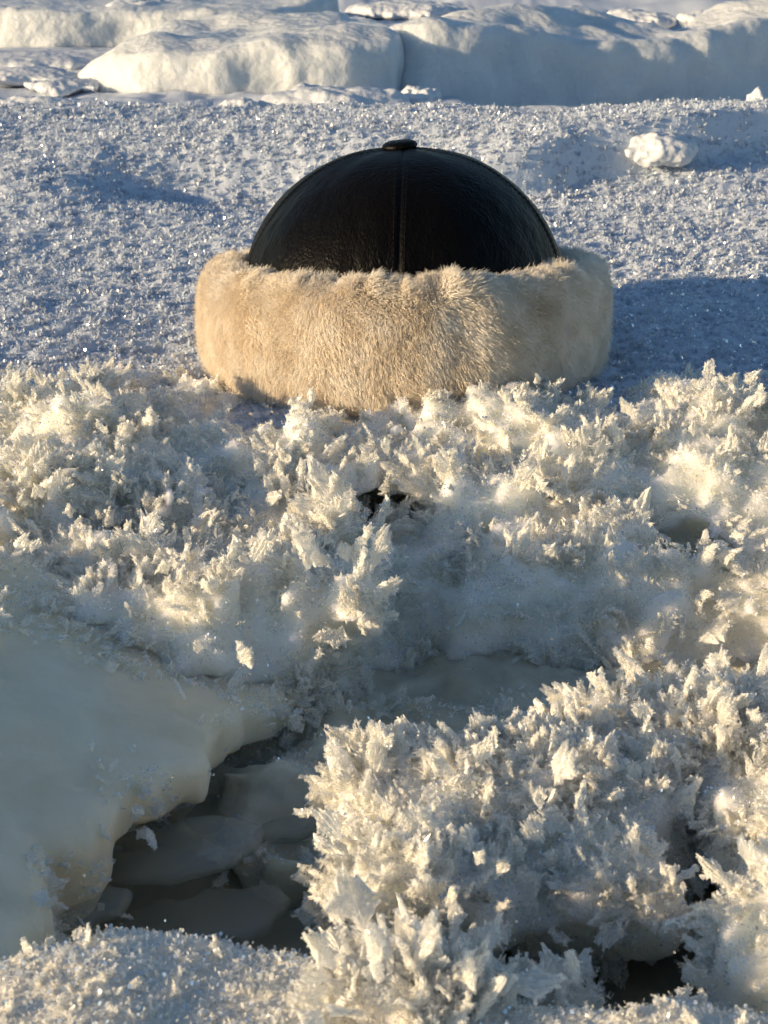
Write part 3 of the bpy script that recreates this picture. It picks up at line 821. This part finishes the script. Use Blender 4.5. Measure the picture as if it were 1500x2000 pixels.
M_leather = mat_leather()
def mat_simple(name, col, rough, spec=.5):
    m, nt, out = newmat(name)
    p = N(nt, "ShaderNodeBsdfPrincipled"); p.inputs['Base Color'].default_value = (*col, 1); p.inputs['Roughness'].default_value = rough
    p.inputs['Specular IOR Level'].default_value = spec
    nt.links.new(p.outputs[0], out.inputs[0]); return m
M_thread = mat_simple("black_thread", (.006, .005, .004), .6, .2)
def mat_fur():
    m, nt, out = newmat("fur"); L = nt.links.new
    pos = obj_coord(nt)
    n = N(nt, "ShaderNodeTexNoise"); n.inputs['Scale'].default_value = 60; n.inputs['Detail'].default_value = 4
    L(pos, n.inputs['Vector'])
    r = N(nt, "ShaderNodeValToRGB")
    r.color_ramp.elements[0].position = .35; r.color_ramp.elements[0].color = (.80, .71, .585, 1)
    r.color_ramp.elements[1].position = .65; r.color_ramp.elements[1].color = (.92, .86, .77, 1)
    L(n.outputs[0], r.inputs[0])
    d = N(nt, "ShaderNodeBsdfDiffuse"); t = N(nt, "ShaderNodeBsdfTranslucent"); g = N(nt, "ShaderNodeBsdfGlossy")
    g.inputs['Roughness'].default_value = .35
    L(r.outputs[0], d.inputs[0]); L(r.outputs[0], t.inputs[0]); g.inputs[0].default_value = (1, .95, .85, 1)
    a = N(nt, "ShaderNodeMixShader"); a.inputs[0].default_value = .08
    b = N(nt, "ShaderNodeMixShader"); b.inputs[0].default_value = .04
    L(d.outputs[0], a.inputs[1]); L(t.outputs[0], a.inputs[2]); L(a.outputs[0], b.inputs[1]); L(g.outputs[0], b.inputs[2])
    L(b.outputs[0], out.inputs[0]); return m
M_fur = mat_fur()
M_hide = mat_simple("sheep_hide", (.74, .65, .52), .9, .1)

hat = bpy.data.objects.new("fur_hat", None); COL.objects.link(hat)
hat.location = (HX, HY, -0.0015); hat.rotation_euler = (R(-5.2), 0, R(0))
tag(hat, "black leather cap with a thick cream fur band, resting on the frosted ice ledge", "hat")
# crown: five stitched panels
DOME_R, DOME_B, DOME_T = 0.1145, 0.026, 0.1470
SEAMS = [R(a) for a in (-90 - 76, -90 - 2.5, -90 + 72, 35.0, 126.0)]      # angles round the crown
def seam_dist(th):
    d = None
    for s in SEAMS:
        q = np.abs((th - s + math.pi) % (2 * math.pi) - math.pi)
        d = q if d is None else np.minimum(d, q)
    return d
def dome(th, t):
    """t 0 at the rim, 1 at the top"""
    ang = t * math.pi / 2
    r = DOME_R * np.cos(ang)**0.86
    z = DOME_B + (DOME_T - DOME_B) * np.sin(ang)**0.93
    sd = seam_dist(th)
    puff = 1 + 0.004 * (1 - np.exp(-(sd / .30)**2)) * np.sin(np.clip(t, 0, 1) * math.pi)**0.7
    groove = 1 - 0.010 * np.exp(-(sd * np.maximum(r, .01) / .0012)**2)
    ridge = 1 + 0.002 * np.exp(-((sd * np.maximum(r, .01) - .0035) / .0015)**2)
    k0 = 1 - .030 * np.exp(-((th - R(215) + math.pi) % (2 * math.pi) - math.pi)**2 / .5) * np.exp(-((t - .62) / .22)**2) + .012 * noise3(np.cos(th) * 2.2, np.sin(th) * 2.2, t * 2.5, 33)
    wr = 0.0007 * fbm(np.cos(th) * r * 1.0, np.sin(th) * r, z * .35, .012, 2, 5) * np.clip(1.2 - t, 0, 1)
    k = puff * groove * ridge * k0
    rr = r * k + wr
    return rr * np.cos(th), rr * np.sin(th) * 1.03, DOME_B + (z - DOME_B) * (1 + (k - 1) * .5)
nth, nt_ = 720, 140
TH, T = np.meshgrid(np.linspace(0, 2 * math.pi, nth, endpoint=False), np.linspace(0, .995, nt_), indexing='ij')
cx, cy, cz = dome(TH, T)
DV = np.stack([cx, cy, cz], 2).reshape(-1, 3)
di = np.arange(nth * nt_).reshape(nth, nt_); di2 = np.roll(di, -1, 0)
DQ = np.stack([di[:, :-1], di2[:, :-1], di2[:, 1:], di[:, 1:]], -1).reshape(-1, 4)
crown = link("crown", mesh_from("crown", DV, DQ, M_leather, True), hat)
# stitches: each seam's two rows of thread
def tube_mesh(path, r, n=6):
    P = np.array(path); V = []; F = []
    for i in range(len(P)):
        d = P[min(i + 1, len(P) - 1)] - P[max(i - 1, 0)]
        m = rotm(d, 0)
        for k in range(n):
            a = 2 * math.pi * k / n
            V.append(P[i] + r * (math.cos(a) * m[:, 0] + math.sin(a) * m[:, 1]))
    for i in range(len(P) - 1):
        for k in range(n):
            a, b = i * n + k, i * n + (k + 1) % n
            F.append((a, b, b + n, a + n))
    return np.array(V), np.array(F)
for s in SEAMS:
    Vs, Fs, b = [], [], 0
    for side in (-1, 1):
        for k in range(44):
            t0 = .05 + .93 * k / 44; pts = []
            for q in np.linspace(0, .7, 4):
                t = t0 + q * .93 / 44
                r = DOME_R * math.cos(t * math.pi / 2)
                th = s + side * .0034 / max(r, .006)
                x, y, z = dome(np.array([th]), np.array([t]))
                p = np.array([x[0], y[0], z[0]]); nn = p - np.array([0, 0, .03]); nn /= np.linalg.norm(nn)
                pts.append(p + nn * .00002 * (1 if 0 < q < .7 else -4))
            v, f = tube_mesh(pts, .00023, 5)
            Vs.append(v); Fs.append(f + b); b += len(v)
    link("stitching", mesh_from("stitching", np.concatenate(Vs), np.concatenate(Fs), M_thread, True), hat)
# covered button on the top
prof = [(0, .0052), (.004, .0051), (.008, .0044), (.0105, .0028), (.0116, .0006), (.0112, -.0012), (.0095, -.0024), (.005, -.0030), (0, -.0032)]
bv, bf = [], []
nb = 40
for r, z in prof:
    for k in range(nb):
        a = 2 * math.pi * k / nb
        bv.append((r * math.cos(a), r * math.sin(a), z))
for i in range(len(prof) - 1):
    for k in range(nb):
        a, b = i * nb + k, i * nb + (k + 1) % nb
        bf.append((a, a + nb, b + nb, b))
btn = link("button", mesh_from("button", np.array(bv), np.array(bf), M_leather, True), hat)
btn.scale = (1.05, 1.05, .75); btn.location = (-.003, 0, DOME_T + .0012); btn.rotation_euler = (R(4), R(-6), 0)
# band: a fat ring of sheepskin
def band_profile(s):
    """s 0..1 from the inner foot over the outside to the inner top edge; returns r, z, nr, nz"""
    P = np.array([(.108, .006), (.123, .003), (.1325, .010), (.1365, .026), (.1372, .045), (.1355, .057), (.1300, .0640), (.120, .0650), (.1115, .061), (.108, .052)])
    # Catmull-Rom through the control points
    n = len(P) - 1
    u = np.clip(np.asarray(s) * n, 0, n - 1e-6); i = u.astype(int); t = (u - i)[..., None]
    g = lambda k: P[np.clip(k, 0, n)]
    p0, p1, p2, p3 = g(i - 1), g(i), g(i + 1), g(i + 2)
    q = .5 * (2 * p1 + (p2 - p0) * t + (2 * p0 - 5 * p1 + 4 * p2 - p3) * t**2 + (3 * p1 - p0 - 3 * p2 + p3) * t**3)
    dq = .5 * ((p2 - p0) + 2 * (2 * p0 - 5 * p1 + 4 * p2 - p3) * t + 3 * (3 * p1 - p0 - 3 * p2 + p3) * t**2)
    l = np.linalg.norm(dq, axis=-1)
    return q[..., 0], q[..., 1], dq[..., 1] / l, -dq[..., 0] / l
def band_pt(th, s):
    r, z, nr, nz = band_profile(s)
    w = .0022 * noise3(np.cos(th) * 4.5, np.sin(th) * 4.5, s * 2.5, 9) + .0012 * noise3(np.cos(th) * 12, np.sin(th) * 12, s * 6, 10)
    zz = (z * 1.07 * (1.055 - .055 * np.sin(th)) - .004) * (1 + .025 * np.sin(th * 1.0 + 2.2)) + .0020 * noise3(np.cos(th) * 3, np.sin(th) * 3, 2.2, 19) * s
    p = np.stack([(r + w * nr) * np.cos(th), (r + w * nr) * np.sin(th) * 1.03, zz + w * nz], -1)
    n = np.stack([nr * np.cos(th), nr * np.sin(th), nz], -1)
    return p, n
BT, BS = np.meshgrid(np.linspace(0, 2 * math.pi, 240, endpoint=False), np.linspace(0, 1, 40), indexing='ij')
bp, bn = band_pt(BT, BS)
bi = np.arange(240 * 40).reshape(240, 40); bi2 = np.roll(bi, -1, 0)
BQ = np.stack([bi[:, :-1], bi2[:, :-1], bi2[:, 1:], bi[:, 1:]], -1).reshape(-1, 4)
band = link("fur_band", mesh_from("fur_band", bp.reshape(-1, 3), BQ, M_hide, True), hat)
# fur strands
rng = np.random.default_rng(404)
NS = 360000
th = rng.uniform(0, 2 * math.pi, NS); s = rng.beta(1.05, 1.0, NS)
p, n = band_pt(th, s)
# clumps: strands lean to the nearest of many jittered clump centres
ca, cs = 240, 26
ti, si = np.floor(th / (2 * math.pi) * ca), np.floor(s * cs)
jh = lambda a, b, k: (hash3(a.astype(np.int64), b.astype(np.int64), np.zeros(len(a), np.int64), k) & 1023) / 1023.0
cth = (ti + .15 + .7 * jh(ti, si, 1)) / ca * 2 * math.pi; csn = (si + .15 + .7 * jh(ti, si, 2)) / cs
cp_, cn_ = band_pt(cth, csn)
up = np.array([0, 0, 1.0])
tang = np.stack([-np.sin(th), np.cos(th), np.zeros(NS)], -1)
low1 = noise3(np.cos(th) * 5, np.sin(th) * 5, s * 3, 71)[:, None]; low2 = noise3(np.cos(th) * 5, np.sin(th) * 5, s * 3, 72)[:, None]
comb = (s - .45)[:, None] * 0.9 + 0.15
d = n * 1.0 + up * comb + tang * (0.30 + 0.9 * low1) + up * 0.8 * low2 + rng.normal(0, .26, p.shape)
d /= np.linalg.norm(d, axis=1)[:, None]
cd = cn_ * 1.0 + up * comb
Ln = 0.0056 * (1 + .30 * rng.normal(size=NS)).clip(.4, 1.7) * (1 + .25 * low2[:, 0]) * (1 - .35 * np.exp(-((s - .5) / .25)**2) * 0.5)
Ln = np.where(s > .58, Ln * (1.15 + .7 * noise3(np.cos(th) * 16, np.sin(th) * 16, s * 4, 93)), Ln); Ln = np.where(s < .14, Ln * 1.15, Ln)
tip = p + d * Ln[:, None]
ctip = cp_ + d * Ln[:, None] * 1.05
cl = 0.30 * jh(ti, si, 3)[:, None] + .05
npt = 5
pts = np.zeros((NS, npt, 3), np.float32)
for k in range(npt):
    q = k / (npt - 1)
    base = p + (n * (1 - q) + d * q) * Ln[:, None] * q
    pts[:, k] = base + (ctip - tip) * cl * q**1.5 - np.array([0, 0, .0028]) * q * q
pts[:, :, 2] = np.maximum(pts[:, :, 2], -0.006)
hc = bpy.data.hair_curves.new("fur")
hc.add_curves([npt] * NS)
hc.attributes["position"].data.foreach_set("vector", pts.ravel())
ra = hc.attributes.get("radius") or hc.attributes.new("radius", 'FLOAT', 'POINT')
rad = np.tile(np.array([.00017, .00016, .00013, .00009, .00003], np.float32), NS)
ra.data.foreach_set("value", rad)
hc.materials.append(M_fur)
fur = bpy.data.objects.new("fur", hc); COL.objects.link(fur); fur.parent = band
fur["kind"] = "stuff"

# ice crystals caught in the fur
for px, py, sz, lab, sd in ((917, 628, .0075, "clear ice flake caught in the middle of the fur band", 1),
                            (445, 662, .0035, "tiny ice grain stuck to the sunlit left of the fur band", 2),
                            (515, 692, .0030, "tiny ice grain low on the sunlit left of the fur band", 3),
                            (1160, 690, .0080, "white frost flake clinging to the shaded right end of the fur band", 4),
                            (1130, 705, .0050, "small frost flake beside the larger one on the shaded right end of the fur band", 5)):
    r_ = ray(px, py); o_ = CAM - np.array([HX, HY, 0])
    A_ = r_[0]**2 + r_[1]**2; B_ = 2 * (o_[0] * r_[0] + o_[1] * r_[1]); C_ = o_[0]**2 + o_[1]**2 - .1445**2
    t_ = (-B_ - math.sqrt(max(B_ * B_ - 4 * A_ * C_, 0))) / (2 * A_)
    p_ = CAM + t_ * r_
    g_ = np.random.default_rng(600 + sd)
    v_, f_ = leaf(g_, 8, .34)
    nrm = np.array([p_[0] - HX, p_[1] - HY, 0]); nrm /= np.linalg.norm(nrm)
    ax = np.array([.25, 0, 1.0]) + g_.normal(0, .2, 3); ax -= nrm * (ax @ nrm) * .8
    M_ = rotm(ax, 0.3)
    o = link("frost_flake", mesh_from("frost_flake", (v_ * sz) @ M_.T, f_, M_frost, False))
    o.location = p_
    tag(o, lab, "frost flake", "frost flakes caught in the fur")
